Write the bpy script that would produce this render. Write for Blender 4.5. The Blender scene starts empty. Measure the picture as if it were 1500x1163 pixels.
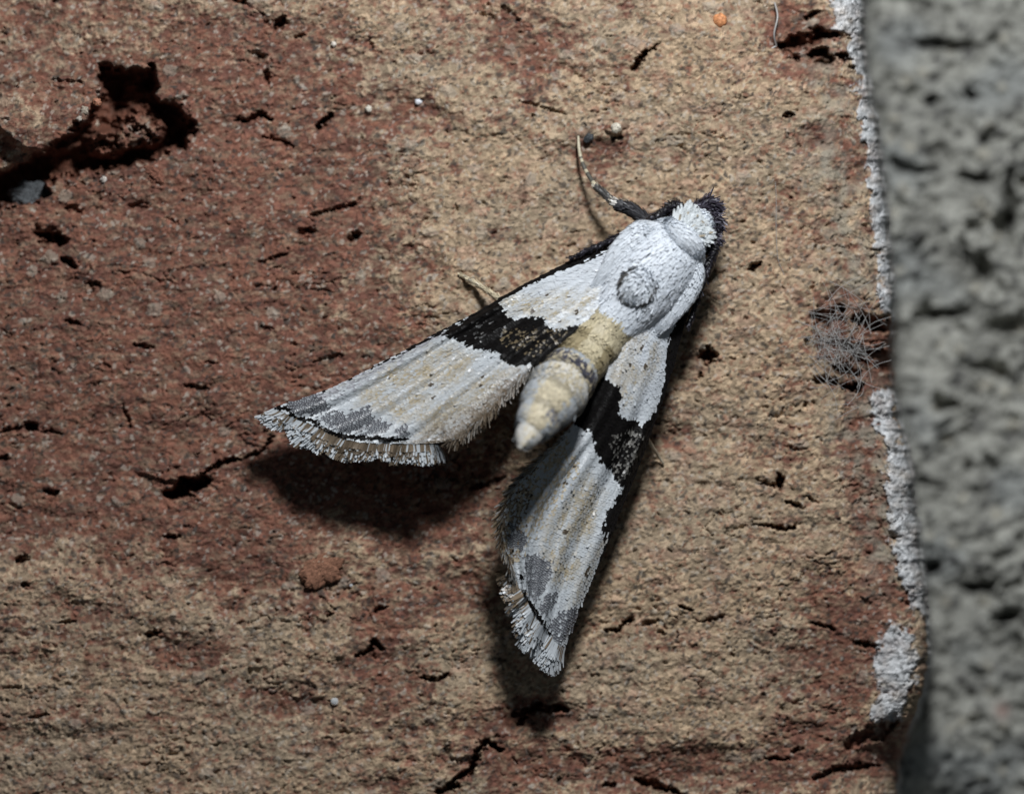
import bpy, math
import numpy as np

# ------------------------------------------------------------------ camera, light, exposure
# 1 Blender unit = 1 cm.  The brick face is the plane y = 0, seen by a camera on the -y side, z is up.
S = 0.00125            # cm per photo pixel on the brick face
D = 14.0               # camera distance
CX, CY = 750.0, 581.5
scene = bpy.context.scene
scene.unit_settings.system = 'METRIC'
scene.unit_settings.scale_length = 0.01
COL = scene.collection

cam_d = bpy.data.cameras.new('camera')
cam = bpy.data.objects.new('camera', cam_d)
COL.objects.link(cam)
cam.location = (0, -D, 0)
cam.rotation_euler = (math.radians(90), 0, 0)
cam_d.sensor_width = 23.5
cam_d.lens = 23.5 * D / (1500 * S)
cam_d.clip_start = 0.1
cam_d.clip_end = 200
cam_d.dof.use_dof = True
cam_d.dof.focus_distance = D - 0.10
cam_d.dof.aperture_fstop = cam_d.lens * 1e-3 / 0.44
scene.camera = cam

world = bpy.data.worlds.new('World')
scene.world = world
world.use_nodes = True
world.node_tree.nodes['Background'].inputs[0].default_value = (0.75, 0.88, 1.0, 1)
world.node_tree.nodes['Background'].inputs[1].default_value = 0.055

def flash(name, loc, target, size, power, color):
    ld = bpy.data.lights.new(name, 'AREA')
    ld.shape = 'DISK'; ld.size = size; ld.energy = power; ld.color = color
    o = bpy.data.objects.new(name, ld)
    COL.objects.link(o)
    o.location = loc
    from mathutils import Vector
    o.rotation_euler = (Vector(target) - Vector(loc)).to_track_quat('-Z', 'Y').to_euler()
flash('camera_flash', (0.50, -2.95, 2.4), (0.2, 0, 0.1), 0.62, 160, (0.97, 0.985, 1.0))

scene.view_settings.view_transform = 'Standard'
scene.view_settings.look = 'None'
scene.view_settings.exposure = 0.0
scene.view_settings.gamma = 1.0
scene.view_settings.use_curve_mapping = False
scene.cycles.max_bounces = 5
scene.cycles.use_denoising = True

# ------------------------------------------------------------------ helpers
rng = np.random.default_rng(7)

def W(px, py, h):
    """photo pixel + height above the brick face -> world"""
    px, py, h = np.broadcast_arrays(np.asarray(px, float), np.asarray(py, float), np.asarray(h, float))
    k = S * (D - h) / D
    return np.stack([(px - CX) * k, -h, -(py - CY) * k], -1)

_ang = rng.random((256, 256)) * 2 * np.pi
_gx, _gy = np.cos(_ang), np.sin(_ang)
_r1, _r2, _r3 = rng.random((256, 256)), rng.random((256, 256)), rng.random((256, 256))

def noise(x, y, seed=0):
    """gradient noise, about -0.7..0.7"""
    x = x + seed * 17.37; y = y + seed * 31.71
    xi = np.floor(x); yi = np.floor(y)
    fx = x - xi; fy = y - yi
    xi = xi.astype(np.int64); yi = yi.astype(np.int64)
    u = fx * fx * fx * (fx * (fx * 6 - 15) + 10); v = fy * fy * fy * (fy * (fy * 6 - 15) + 10)
    def g(a, b):
        i, j = (xi + a) & 255, (yi + b) & 255
        return _gx[i, j] * (fx - a) + _gy[i, j] * (fy - b)
    return (g(0, 0) * (1 - u) + g(1, 0) * u) * (1 - v) + (g(0, 1) * (1 - u) + g(1, 1) * u) * v

def fbm(x, y, octaves=4, seed=0, gain=0.5):
    a, out = 1.0, 0
    for k in range(octaves):
        out = out + a * noise(x * 2 ** k, y * 2 ** k, seed + k * 3.1)
        a *= gain
    return out

def worley(x, y, seed=0):
    """F1 distance, F2 distance, random id of the nearest cell"""
    x = x + seed * 13.7; y = y + seed * 7.3
    xi = np.floor(x).astype(np.int64); yi = np.floor(y).astype(np.int64)
    f1 = np.full(x.shape, 9.0); f2 = np.full(x.shape, 9.0); cid = np.zeros(x.shape); cid2 = np.zeros(x.shape)
    for a in (-1, 0, 1):
        for b in (-1, 0, 1):
            i, j = (xi + a) & 255, (yi + b) & 255
            dx = xi + a + _r1[i, j] - x; dy = yi + b + _r2[i, j] - y
            d = np.sqrt(dx * dx + dy * dy)
            near = d < f1
            f2 = np.where(near, f1, np.minimum(f2, d))
            cid = np.where(near, _r3[i, j], cid); cid2 = np.where(near, _r1[j, i], cid2)
            f1 = np.where(near, d, f1)
    return f1, f2, cid, cid2

def sstep(a, b, x):
    t = np.clip((x - a) / (b - a), 0, 1)
    return t * t * (3 - 2 * t)

def seg_dist(px, py, pts):
    """distance to a polyline (px arrays)"""
    d = np.full(px.shape, 1e9)
    for (x0, y0), (x1, y1) in zip(pts[:-1], pts[1:]):
        dx, dy = x1 - x0, y1 - y0
        t = np.clip(((px - x0) * dx + (py - y0) * dy) / (dx * dx + dy * dy + 1e-9), 0, 1)
        d = np.minimum(d, np.hypot(px - x0 - t * dx, py - y0 - t * dy))
    return d

def taper_dist(px, py, pts, hw):
    """distance to a polyline whose half width hw tapers at both ends, as a fraction of the local half width"""
    L = [0.0]
    for a, b in zip(pts[:-1], pts[1:]): L.append(L[-1] + math.hypot(b[0] - a[0], b[1] - a[1]))
    tot = L[-1] + 2 * hw
    best = np.full(px.shape, 1e9)
    for k, ((x0, y0), (x1, y1)) in enumerate(zip(pts[:-1], pts[1:])):
        dx, dy = x1 - x0, y1 - y0
        t = np.clip(((px - x0) * dx + (py - y0) * dy) / (dx * dx + dy * dy + 1e-9), 0, 1)
        d = np.hypot(px - x0 - t * dx, py - y0 - t * dy)
        f = (L[k] + t * (L[k + 1] - L[k]) + hw) / tot
        best = np.minimum(best, d / (hw * (.45 + .75 * np.sin(np.pi * f))))
    return best

def in_poly(px, py, poly):
    inside = np.zeros(px.shape, bool)
    n = len(poly)
    for k in range(n):
        x0, y0 = poly[k]; x1, y1 = poly[(k + 1) % n]
        c = ((y0 > py) != (y1 > py)) & (px < (x1 - x0) * (py - y0) / (y1 - y0 + 1e-12) + x0)
        inside ^= c
    return inside

def poly_sd(px, py, poly):
    """signed distance, negative inside"""
    d = seg_dist(px, py, list(poly) + [poly[0]])
    return np.where(in_poly(px, py, poly), -d, d)

def mesh_obj(name, verts, faces, mat=None, parent=None, colors=None, smooth=True, **props):
    """verts (N,3); faces (M,k) array or list of arrays with equal k; colors (N,3) per vertex"""
    me = bpy.data.meshes.new(name)
    verts = np.asarray(verts, np.float32)
    blocks = faces if isinstance(faces, (list, tuple)) else [faces]
    blocks = [np.asarray(b, np.int32) for b in blocks if len(b)]
    me.vertices.add(len(verts)); me.vertices.foreach_set('co', verts.ravel())
    loops = np.concatenate([b.ravel() for b in blocks])
    tot = np.concatenate([np.full(len(b), b.shape[1], np.int32) for b in blocks])
    me.loops.add(len(loops)); me.loops.foreach_set('vertex_index', loops)
    me.polygons.add(len(tot))
    me.polygons.foreach_set('loop_start', np.concatenate([[0], np.cumsum(tot)[:-1]]).astype(np.int32))
    me.polygons.foreach_set('use_smooth', np.full(len(tot), smooth))
    if colors is not None:
        at = me.color_attributes.new('Col', 'FLOAT_COLOR', 'POINT')
        c = np.ones((len(verts), 4), np.float32); c[:, :3] = np.clip(colors, 0, 1)
        at.data.foreach_set('color', c.ravel())
    me.update(calc_edges=True); me.validate()
    if mat: me.materials.append(mat)
    o = bpy.data.objects.new(name, me)
    COL.objects.link(o)
    if parent: o.parent = parent
    for k, v in props.items(): o[k] = v
    return o

def empty(name, loc, **props):
    o = bpy.data.objects.new(name, None)
    COL.objects.link(o); o.location = loc; o.empty_display_size = 0.05
    for k, v in props.items(): o[k] = v
    return o

def adopt(o, parent):
    """parent without moving"""
    o.parent = parent
    p, loc = parent, [0, 0, 0]
    from mathutils import Vector
    t = Vector((0, 0, 0))
    while p is not None:
        t += p.location; p = p.parent
    o.location = o.location - t

def grid_faces(nr, nc, close=False):
    i = np.arange(nr - 1)[:, None] * nc; j = np.arange(nc if close else nc - 1)[None, :]
    a = (i + j).ravel(); b = (i + (j + 1) % nc).ravel()
    return np.stack([a, b, b + nc, a + nc], 1)

def catmull(pts, n):
    """n points along a smooth curve through pts (k,d), spaced by arc length"""
    p = np.asarray(pts, float)
    p = np.vstack([2 * p[0] - p[1], p, 2 * p[-1] - p[-2]])
    out = []
    for k in range(1, len(p) - 2):
        t = np.linspace(0, 1, 24, endpoint=False)[:, None]
        a, b, c, d = p[k - 1], p[k], p[k + 1], p[k + 2]
        out.append(0.5 * (2 * b + (c - a) * t + (2 * a - 5 * b + 4 * c - d) * t ** 2 + (3 * b - a - 3 * c + d) * t ** 3))
    q = np.vstack(out + [p[-2:-1]])
    L = np.concatenate([[0], np.cumsum(np.linalg.norm(np.diff(q, axis=0), axis=1))])
    s = np.linspace(0, L[-1], n)
    return np.stack([np.interp(s, L, q[:, k]) for k in range(q.shape[1])], 1)

def unit(v):
    return v / (np.linalg.norm(v, axis=-1, keepdims=True) + 1e-12)

# ------------------------------------------------------------------ materials
def material(name, rough=0.8, spec=0.3, fine=None, bump=None, color=None, coat=0.0, trans=0.0, sheen=0.0, lum=False):
    """Principled; colour from the 'Col' attribute (or a constant) varied by procedural noise.
    fine = (scale, amount); bump = (scale, distance)"""
    m = bpy.data.materials.new(name); m.use_nodes = True
    nt = m.node_tree; N, L = nt.nodes, nt.links
    b = N['Principled BSDF']
    b.inputs['Roughness'].default_value = rough
    b.inputs['Specular IOR Level'].default_value = spec
    b.inputs['Transmission Weight'].default_value = trans
    b.inputs['Sheen Weight'].default_value = sheen
    tc = N.new('ShaderNodeTexCoord')
    if color is None:
        src = N.new('ShaderNodeAttribute'); src.attribute_name = 'Col'; out = src.outputs['Color']
    else:
        src = N.new('ShaderNodeRGB'); src.outputs[0].default_value = (*color, 1); out = src.outputs[0]
    if fine:
        n = N.new('ShaderNodeTexNoise'); n.inputs['Scale'].default_value = fine[0]; n.inputs['Detail'].default_value = 5
        n.inputs['Roughness'].default_value = 0.65
        L.new(tc.outputs['Object'], n.inputs['Vector'])
        r = N.new('ShaderNodeMapRange')
        r.inputs['From Min'].default_value = 0.25; r.inputs['From Max'].default_value = 0.75
        r.inputs['To Min'].default_value = 1 - fine[1]; r.inputs['To Max'].default_value = 1 + fine[1]
        L.new(n.outputs['Fac'], r.inputs['Value'])
        mx = N.new('ShaderNodeVectorMath'); mx.operation = 'SCALE'
        L.new(out, mx.inputs[0]); L.new(r.outputs[0], mx.inputs['Scale']); out = mx.outputs[0]
    L.new(out, b.inputs['Base Color'])
    if lum:
        bw = N.new('ShaderNodeRGBToBW'); L.new(out, bw.inputs[0])
        r2 = N.new('ShaderNodeMapRange'); r2.inputs['From Max'].default_value = .12
        r2.inputs['To Min'].default_value = .02; r2.inputs['To Max'].default_value = spec
        L.new(bw.outputs[0], r2.inputs['Value']); L.new(r2.outputs[0], b.inputs['Specular IOR Level'])
    if bump:
        n2 = N.new('ShaderNodeTexNoise'); n2.inputs['Scale'].default_value = bump[0]; n2.inputs['Detail'].default_value = 4
        L.new(tc.outputs['Object'], n2.inputs['Vector'])
        bp = N.new('ShaderNodeBump'); bp.inputs['Strength'].default_value = 0.8; bp.inputs['Distance'].default_value = bump[1]
        L.new(n2.outputs['Fac'], bp.inputs['Height']); L.new(bp.outputs[0], b.inputs['Normal'])
    return m

M_brick = material('fired_clay', 0.9, 0.18, fine=(190, 0.22), bump=(260, 0.0022))
M_lime = material('lime_crust', 0.9, 0.15, fine=(160, 0.18), bump=(200, 0.002))
M_mortar = material('mortar', 0.95, 0.1, fine=(60, 0.15), bump=(120, 0.003))
M_grain = material('mineral_grain', 0.55, 0.4, fine=(120, 0.2), bump=(200, 0.001))
M_glass = material('quartz', 0.05, 0.6, color=(0.75, 0.78, 0.8), trans=0.4)
M_scale = material('wing_scale', 0.38, 0.5, lum=True)
M_body_scale = material('body_scale', 0.5, 0.35)
M_gold = material('glossy_scale', 0.3, 0.7)
M_cuticle = material('cuticle', 0.45, 0.4, fine=(150, 0.2))
M_eye = material('compound_eye', 0.2, 0.6, color=(0.022, 0.011, 0.006))
M_silk = material('silk', 0.4, 0.5, color=(0.38, 0.37, 0.36))

# ------------------------------------------------------------------ brick wall
wall = empty('brick_wall', (0, 0, 0), label='weathered red and tan brick beside a recessed grey mortar joint', category='wall')

EDGE = np.array([(-900, 1250), (-200, 1258), (0, 1262), (60, 1262), (100, 1266), (150, 1274), (200, 1284), (300, 1295), (400, 1303), (455, 1306),
                 (480, 1303), (520, 1300), (565, 1303), (600, 1312), (650, 1324), (690, 1333), (720, 1334), (780, 1342), (850, 1350),
                 (910, 1356), (960, 1358), (1005, 1352), (1040, 1342), (1075, 1326), (1110, 1316), (1163, 1312), (1300, 1300), (2000, 1290)], float)

def edge_x(y):
    return np.interp(y, EDGE[:, 0], EDGE[:, 1]) + 4 * noise(y / 23, y * 0 + 0.5, 5) + 3 * noise(y / 8, y * 0 + 0.5, 6)

# soft patches of exposed red body: (x, y, rx, ry, weight)
RED = [(300, 400, 250, 230, 1.1), (120, 480, 260, 190, 1.0), (330, 240, 130, 110, 0.8), (190, 200, 110, 100, 1.2), (460, 290, 80, 110, .7),
       (450, 620, 200, 130, 1.0), (240, 700, 260, 110, .9), (640, 730, 150, 90, 1.0), (60, 650, 160, 140, .8), (560, 960, 60, 90, .8), (590, 880, 60, 60, .6),
       (760, 70, 110, 60, .55), (690, 20, 60, 30, .5), (590, 180, 60, 30, .5), (880, 230, 50, 40, .5), (60, 30, 90, 40, .45), (330, 40, 70, 40, .4),
       (1180, 60, 60, 60, 1.1), (1140, 20, 40, 40, .6), (1230, 190, 40, 50, .7), (1255, 250, 35, 40, .6), (1190, 200, 40, 30, .5), (1220, 340, 60, 40, .7),
       (1250, 480, 70, 80, 1.0), (1285, 540, 40, 50, 1.0), (1265, 640, 40, 50, .8), (1265, 700, 30, 160, .7), (1280, 810, 40, 70, .7), (1210, 880, 60, 40, .6),
       (1250, 940, 90, 70, .8), (1310, 880, 40, 40, .7), (1200, 1000, 70, 50, .55), (1250, 1100, 150, 60, 1.0), (1050, 1130, 150, 40, .7), (900, 1140, 100, 50, .8),
       (740, 1110, 100, 70, .8), (790, 1040, 60, 30, .7), (440, 1030, 50, 25, .6), (560, 1150, 60, 20, .4), (250, 960, 80, 25, .7), (120, 900, 50, 40, .4),
       (1155, 660, 60, 30, .35), (1180, 770, 60, 20, .4), (980, 640, 35, 25, .7), (1030, 530, 30, 20, .6), (950, 560, 40, 100, .15), (680, 860, 60, 40, .5), (110, 300, 120, 60, .9),
       (0, 400, 120, 150, .7), (400, 850, 90, 60, .5), (330, 800, 120, 60, .6),
       (250, 60, 200, 110, .42), (430, 110, 120, 110, .40), (80, 110, 160, 100, .30), (570, 130, 110, 90, .25), (150, 1000, 350, 200, .22), (500, 1060, 200, 140, .20), (560, 330, 90, 200, .25), (880, 120, 200, 110, .18)]
# lime crust left by the mortar: polygons
LIME = [[(1212, -60), (1222, 40), (1245, 60), (1240, 85), (1255, 105), (1258, 150), (1290, 150), (1290, -60)],
        [(1256, 130), (1262, 170), (1270, 250), (1278, 330), (1290, 400), (1290, 455), (1330, 455), (1320, 200), (1290, 120)],
        [(1276, 572), (1304, 574), (1320, 640), (1400, 700), (1400, 900), (1340, 900), (1325, 865), (1316, 830), (1302, 760), (1298, 700), (1292, 640), (1279, 605)],
        [(1300, 915), (1318, 914), (1338, 935), (1342, 965), (1338, 1000), (1325, 1035), (1312, 1060), (1290, 1056), (1272, 1048), (1292, 1015), (1284, 985), (1286, 950)]]
GREYTAN = [(1215, 130, 40, 60), (1240, 330, 35, 80), (1275, 700, 25, 120), (1300, 800, 25, 60), (1240, 620, 40, 50), (1210, 250, 30, 50), (1265, 405, 30, 40)]
# cracks and holes: (polyline, half width px, depth cm)
CRACKS = [
    ([(78, 118), (120, 122)], 5, .05),
    ([(60, 342), (85, 352)], 12, .07), ([(95, 380), (108, 390)], 8, .06), ([(190, 302), (215, 300)], 8, .06), ([(100, 305), (118, 310)], 8, .06), ([(120, 240), (160, 245)], 9, .09), ([(245, 320), (262, 330)], 4, .04),
    ([(466, 186), (484, 170)], 8, .08), ([(346, 176), (362, 178), (380, 166), (398, 176)], 5, .05), ([(390, 106), (391, 118)], 6, .05), ([(405, 38), (415, 30)], 8, .06), ([(432, 57), (445, 50)], 4, .03),
    ([(372, 78), (385, 84)], 8, .03), ([(385, 200), (410, 206), (430, 216)], 4, .03), ([(455, 315), (500, 305), (522, 298)], 4, .03), ([(440, 340), (458, 338)], 9, .04), ([(515, 350), (525, 342)], 7, .05), ([(380, 385), (420, 372)], 4, .03),
    ([(928, 102), (938, 88), (945, 76)], 6, .08), ([(945, 78), (965, 66)], 3, .04), ([(900, 201), (910, 202)], 5, .03), ([(950, 300), (960, 300)], 3, .02),
    ([(1100, 393), (1112, 388)], 6, .05), ([(1030, 520), (1045, 522)], 9, .07), ([(1037, 512), (1036, 530)], 8, .07), ([(1028, 545), (1024, 556)], 3, .03), ([(1150, 170), (1160, 168)], 5, .05),
    ([(1115, 707), (1138, 712)], 4, .04), ([(1142, 698), (1142, 712)], 7, .07), ([(1152, 735), (1175, 742)], 4, .04), ([(1130, 770), (1150, 776), (1165, 772)], 5, .05), ([(1178, 726), (1200, 738)], 3, .03), ([(1180, 590), (1180, 600)], 3, .02),
    ([(250, 726), (280, 712), (298, 702)], 11, .12), ([(298, 692), (325, 678), (350, 672)], 5, .06), ([(350, 674), (385, 660), (400, 640)], 4, .05), ([(38, 624), (50, 625)], 8, .06), ([(0, 634), (30, 626)], 4, .04), ([(60, 632), (90, 634)], 3, .03), ([(65, 720), (85, 722)], 5, .04), ([(0, 672), (10, 670)], 5, .04),
    ([(655, 1148), (690, 1128), (700, 1100), (712, 1085), (735, 1098)], 6, .08), ([(640, 1160), (670, 1150)], 7, .07), ([(755, 1045), (790, 1035), (830, 1040)], 9, .06), ([(760, 1060), (770, 1050)], 6, .05), ([(930, 1140), (1000, 1165)], 8, .05), ([(885, 1150), (900, 1148)], 5, .04),
    ([(522, 960), (540, 954), (548, 938), (562, 952)], 5, .06), ([(618, 992), (640, 996), (658, 986)], 4, .05), ([(550, 895), (562, 890)], 5, .04), ([(440, 840), (470, 852), (500, 832)], 4, .04), ([(480, 902), (486, 898)], 4, .03),
    ([(885, 921), (905, 924), (915, 910)], 4, .05), ([(915, 912), (925, 906)], 5, .05), ([(940, 916), (965, 908)], 3, .03), ([(995, 886), (1012, 894)], 4, .05), ([(1030, 910), (1060, 902)], 3, .03), ([(965, 924), (972, 928)], 3, .03),
    ([(25, 822), (40, 815)], 6, .05), ([(33, 856), (40, 856)], 4, .04), ([(215, 930), (232, 926)], 5, .05), ([(240, 786), (262, 786)], 4, .04), ([(84, 912), (110, 910)], 3, .03), ([(45, 1052), (70, 1046)], 5, .02), ([(5, 1008), (30, 1006)], 4, .02),
    ([(1148, 70), (1180, 60), (1215, 52)], 12, .07), ([(1180, 28), (1200, 16)], 5, .05), ([(1195, 80), (1215, 88)], 10, .07), ([(1230, 82), (1244, 86)], 7, .06), ([(1245, 98), (1250, 100)], 4, .04), ([(1145, 72), (1170, 88)], 6, .05),
    ([(1195, 465), (1215, 470), (1232, 458)], 13, .05), ([(1235, 568), (1262, 566)], 8, .09), ([(1195, 555), (1225, 560)], 8, .05), ([(1240, 510), (1270, 520), (1300, 530)], 14, .06), ([(1262, 470), (1300, 478)], 13, .06), ([(1225, 540), (1255, 545)], 9, .06), ([(1205, 500), (1235, 505)], 9, .04), ([(1180, 505), (1185, 495)], 4, .03),
    ([(1282, 845), (1300, 860), (1315, 872)], 5, .05), ([(1190, 912), (1215, 918), (1222, 922)], 4, .04), ([(1250, 940), (1282, 946)], 5, .04), ([(1240, 1090), (1290, 1070), (1310, 1050)], 11, .03), ([(1190, 1140), (1230, 1125), (1290, 1120)], 6, .04), ([(1120, 1110), (1155, 1112)], 4, .04), ([(1160, 1100), (1175, 1096)], 4, .04), ([(1310, 1080), (1330, 1100)], 12, .06), ([(1130, 770), (1100, 768)], 3, .03),
    ([(340, 1), (360, 4)], 4, .03), ([(735, 10), (760, 30)], 6, .02), ([(700, 20), (725, 28)], 6, .02), ([(1035, 395), (1040, 410)], 4, .02), ([(760, 148), (830, 168)], 3, .015), ([(690, 715), (740, 700)], 5, .03),
    ([(130, 415), (145, 418)], 5, .03), ([(95, 470), (115, 474)], 4, .03), ([(195, 505), (225, 510)], 4, .03), ([(270, 565), (305, 570)], 4, .03), ([(180, 595), (192, 625)], 3, .03), ([(300, 530), (318, 532)], 3, .02), ([(460, 530), (500, 520)], 4, .02), ([(380, 480), (400, 482)], 3, .02)]
HOLE = [(-60, 262), (0, 252), (50, 236), (70, 215), (110, 188), (135, 165), (148, 130), (152, 98), (185, 103), (226, 97), (234, 148), (262, 158), (284, 185), (276, 210), (242, 226), (180, 246), (105, 256), (75, 262), (55, 300), (20, 302), (-60, 300)]
# raised slabs / lips: (x, y, rx, ry, height)
LIPS = [(80, 165, 95, 62, .055), (0, 190, 70, 60, .04), (230, 110, 60, 40, .012), (260, 690, 60, 14, .012), (205, 192, 34, 26, -.0), (680, 1090, 30, 20, .01), (900, 190, 14, 10, .01),
        (1110, 330, 120, 300, .01), (850, 100, 250, 120, .008), (100, 950, 250, 120, .008)]

def brick_height(px, py):
    """height above the mean face (cm) plus colour, for the front face"""
    wx = px + 7 * noise(px / 34, py / 26, 1) + 3.5 * noise(px / 11, py / 9, 2) + 2 * noise(px / 5, py / 5, 2.5)
    wy = py + 7 * noise(px / 34, py / 26, 3) + 3.5 * noise(px / 11, py / 9, 4) + 2 * noise(px / 5, py / 5, 4.5)
    red = np.zeros(px.shape)
    for x, y, rx, ry, w in RED:
        red += w * np.exp(-(((wx - x) / rx) ** 2 + ((wy - y) / ry) ** 2) * 1.1)
    red_low = sstep(.2, .9, red + .35 * fbm(px / 95, py / 55, 2, 9, .5))
    red = red + 0.06 + 0.62 * fbm(px / 95, py / 55, 4, 9, .65) + 0.72 * fbm(px / 18, py / 12.5, 3, 12, .7)
    redm = sstep(0.22, 0.88, red)
    h = 0.020 * fbm(px / 420, py / 330, 3, 20) + 0.010 * fbm(px / 90, py / 55, 3, 21)
    h -= 0.011 * red_low + .0012 * redm
    # laminar drag texture: long low ridges and little torn steps
    st = fbm(wx / 46 + wy / 160, wy / 15, 4, 24, .6)
    h += 0.0015 * st
    t1 = fbm(wx / 70, wy / 22, 3, 27)
    h += 0.0018 * sstep(-.05, .06, t1 + .25 * noise(px / 9, py / 6, 28)) * (0.5 + 0.5 * redm)
    # grains
    f1, f2, cid, cid2 = worley(wx / 9.5, wy / 8.0, 30)
    dome = np.clip(1 - f1 / .75, 0, 1)
    h += 0.0038 * np.sqrt(dome + 1e-6) * (0.35 + 0.9 * cid) * (1 - .35 * redm)
    g1, g2, gid, gid2 = worley(wx / 5.2, wy / 4.6, 33)
    h += 0.0031 * np.sqrt(np.clip(1 - g1 / .8, 0, 1) + 1e-6) * (0.3 + gid)
    h += 0.0017 * fbm(px / 6.5, py / 5.5, 3, 35, .65)
    b1, b2, bid, bid2 = worley(wx / 34, wy / 28, 37)
    big = np.where(bid > .80, np.clip(1 - b1 / (.16 + .2 * bid2), 0, 1), 0)
    h += 0.005 * np.sqrt(big + 1e-9)
    # pores and short torn cracks
    pore = fbm(wx / 14, wy / 9.5, 3, 40, .6)
    h -= 0.011 * sstep(.44, .78, pore)
    rid = np.abs(noise(wx / 60, wy / 17, 43) + .35 * noise(wx / 21, wy / 10, 44))
    msk = sstep(.08, .32, noise(px / 110, py / 70, 46))
    h -= 0.009 * sstep(.045, .005, rid) * msk
    # big missing bits
    for x, y, rx, ry, dh in LIPS:
        q = ((wx - x) / rx) ** 2 + ((wy - y) / ry) ** 2
        h += dh * sstep(1.15, .75, q)
    deep = np.zeros(px.shape)
    for pts, hw, dp in CRACKS:
        if hw < 10: hw, dp = hw * .78, dp * .62
        else: dp = dp * .8
        xs = [p[0] for p in pts]; ys = [p[1] for p in pts]; m = hw * 2 + 20
        rr = (py[:, 0] > min(ys) - m) & (py[:, 0] < max(ys) + m)
        cc = (px[0] > min(xs) - m) & (px[0] < max(xs) + m)
        if not rr.any() or not cc.any(): continue
        ix = np.ix_(rr, cc)
        x_, y_ = px[ix], py[ix]
        sc = max(hw, 4.0)
        d = taper_dist(x_ + sc * .9 * noise(x_ / (2.2 * sc), y_ / (1.8 * sc), 48) + 3 * noise(x_ / 6, y_ / 5, 49), y_ + sc * .9 * noise(x_ / (2.2 * sc), y_ / (1.8 * sc), 47) + 3 * noise(x_ / 6, y_ / 5, 46.5), pts, hw)
        d = d + .55 * fbm(x_ / (1.1 * sc), y_ / (.9 * sc), 3, 50, .6)
        k = sstep(1.15, .45, d)
        deep[ix] = np.maximum(deep[ix], dp * k * np.clip(1.0 + 1.0 * fbm(x_ / (1.5 * sc), y_ / (1.2 * sc), 2, 51), .25, 1.6))
    bx = (px[0] > -80) & (px[0] < 340); by = (py[:, 0] > 50) & (py[:, 0] < 340)
    if bx.any() and by.any():
        ix = np.ix_(by, bx); x_, y_ = px[ix], py[ix]
        sd = poly_sd(wx[ix] + 9 * noise(x_ / 18, y_ / 16, 90), wy[ix] + 9 * noise(x_ / 18, y_ / 16, 91), HOLE) + 6 * fbm(x_ / 9, y_ / 8, 2, 92)
        lump = np.sqrt(np.clip(1 - ((wx[ix] - 205) / 40) ** 2 - ((wy[ix] - 188) / 36) ** 2, 0, 1)) * .125 + np.sqrt(np.clip(1 - ((wx[ix] - 158) / 34) ** 2 - ((wy[ix] - 212) / 24) ** 2, 0, 1)) * .095
        lump = lump * (1 + .5 * fbm(x_ / 14, y_ / 12, 3, 93, .65)) + .010 * fbm(x_ / 9, y_ / 8, 3, 95, .7)
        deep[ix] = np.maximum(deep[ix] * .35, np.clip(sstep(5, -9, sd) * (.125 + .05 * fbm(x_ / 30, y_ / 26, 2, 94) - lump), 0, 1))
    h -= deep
    # lime crust
    lim = np.full(px.shape, 1e3)
    cc = px[0] > 1150
    for poly in LIME:
        lim[:, cc] = np.minimum(lim[:, cc], poly_sd(wx[:, cc], wy[:, cc], poly))
    lime = sstep(3, -3, lim + 13 * fbm(px / 20, py / 20, 4, 55, .65))
    h += 0.006 * lime * (1 + .8 * noise(px / 14, py / 14, 56))
    # colour -----------------------------------------------------------------
    tan = np.array([.395, .294, .196]); tan2 = np.array([.355, .276, .192]); pink = np.array([.330, .205, .152])
    redc = np.array([.200, .091, .063]); red2 = np.array([.150, .070, .052]); pale = np.array([.50, .42, .33])
    a = sstep(-.35, .35, fbm(px / 160, py / 110, 3, 60))[..., None]
    p = sstep(.0, .5, fbm(px / 40, py / 24, 3, 63))[..., None]
    left = sstep(700, 100, px)[..., None]
    base = tan * (1 - a) + tan2 * a
    base = base * (1 - .55 * p) + pink * .55 * p
    base = base * (1 - .3 * left) + np.array([.31, .225, .165]) * .3 * left
    rc = redc + (red2 - redc) * sstep(-.3, .3, noise(px / 50, py / 30, 66))[..., None]
    # tan dust and grains left on the red body
    dust = sstep(.05, .55, fbm(px / 26, py / 13, 4, 68, .7) + .15)[..., None]
    rc = rc * (1 - .5 * dust) + (.72 * base) * .5 * dust
    c = base * (1 - redm[..., None]) + rc * redm[..., None]
    v = (cid[..., None] - .5)
    c = c * (1 + .38 * v) * (1 + .62 * (gid[..., None] - .5))
    pick = lambda m, col, k: c * (1 - k * m[..., None]) + np.array(col) * k * m[..., None]
    c = pick((cid2 > .955) * sstep(.5, .3, f1), (.44, .40, .34), .5)
    c = pick((cid2 < .055) * sstep(.55, .3, f1), (.06, .052, .046), .75)
    c = pick((gid2 > .86) * sstep(.6, .4, g1), (.27, .125, .08), .6)
    c = pick((gid2 < .10) * sstep(.6, .4, g1), (.06, .055, .05), .7)
    c = pick((np.abs(gid2 - .5) < .035) * sstep(.6, .4, g1), (.50, .46, .40), .45)
    c = pick((big > .1) * (bid2 > .75), (.38, .33, .27), .45)
    c = pick((big > .1) * (bid2 < .25), (.27, .13, .085), .55)
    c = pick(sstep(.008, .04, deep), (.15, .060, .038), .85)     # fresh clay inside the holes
    gt = np.zeros(px.shape)
    for x, y, rx, ry in GREYTAN:
        gt += np.exp(-(((wx - x) / rx) ** 2 + ((wy - y) / ry) ** 2))
    c = pick(np.clip(gt, 0, 1) * sstep(-.3, .3, noise(px / 20, py / 20, 70)), (.30, .275, .22), .7)
    lw = np.array([.52, .53, .54]) * (1 + .3 * fbm(px / 9, py / 9, 3, 72) + .4 * (gid - .5) - .45 * (gid2 < .16))[..., None]
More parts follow.
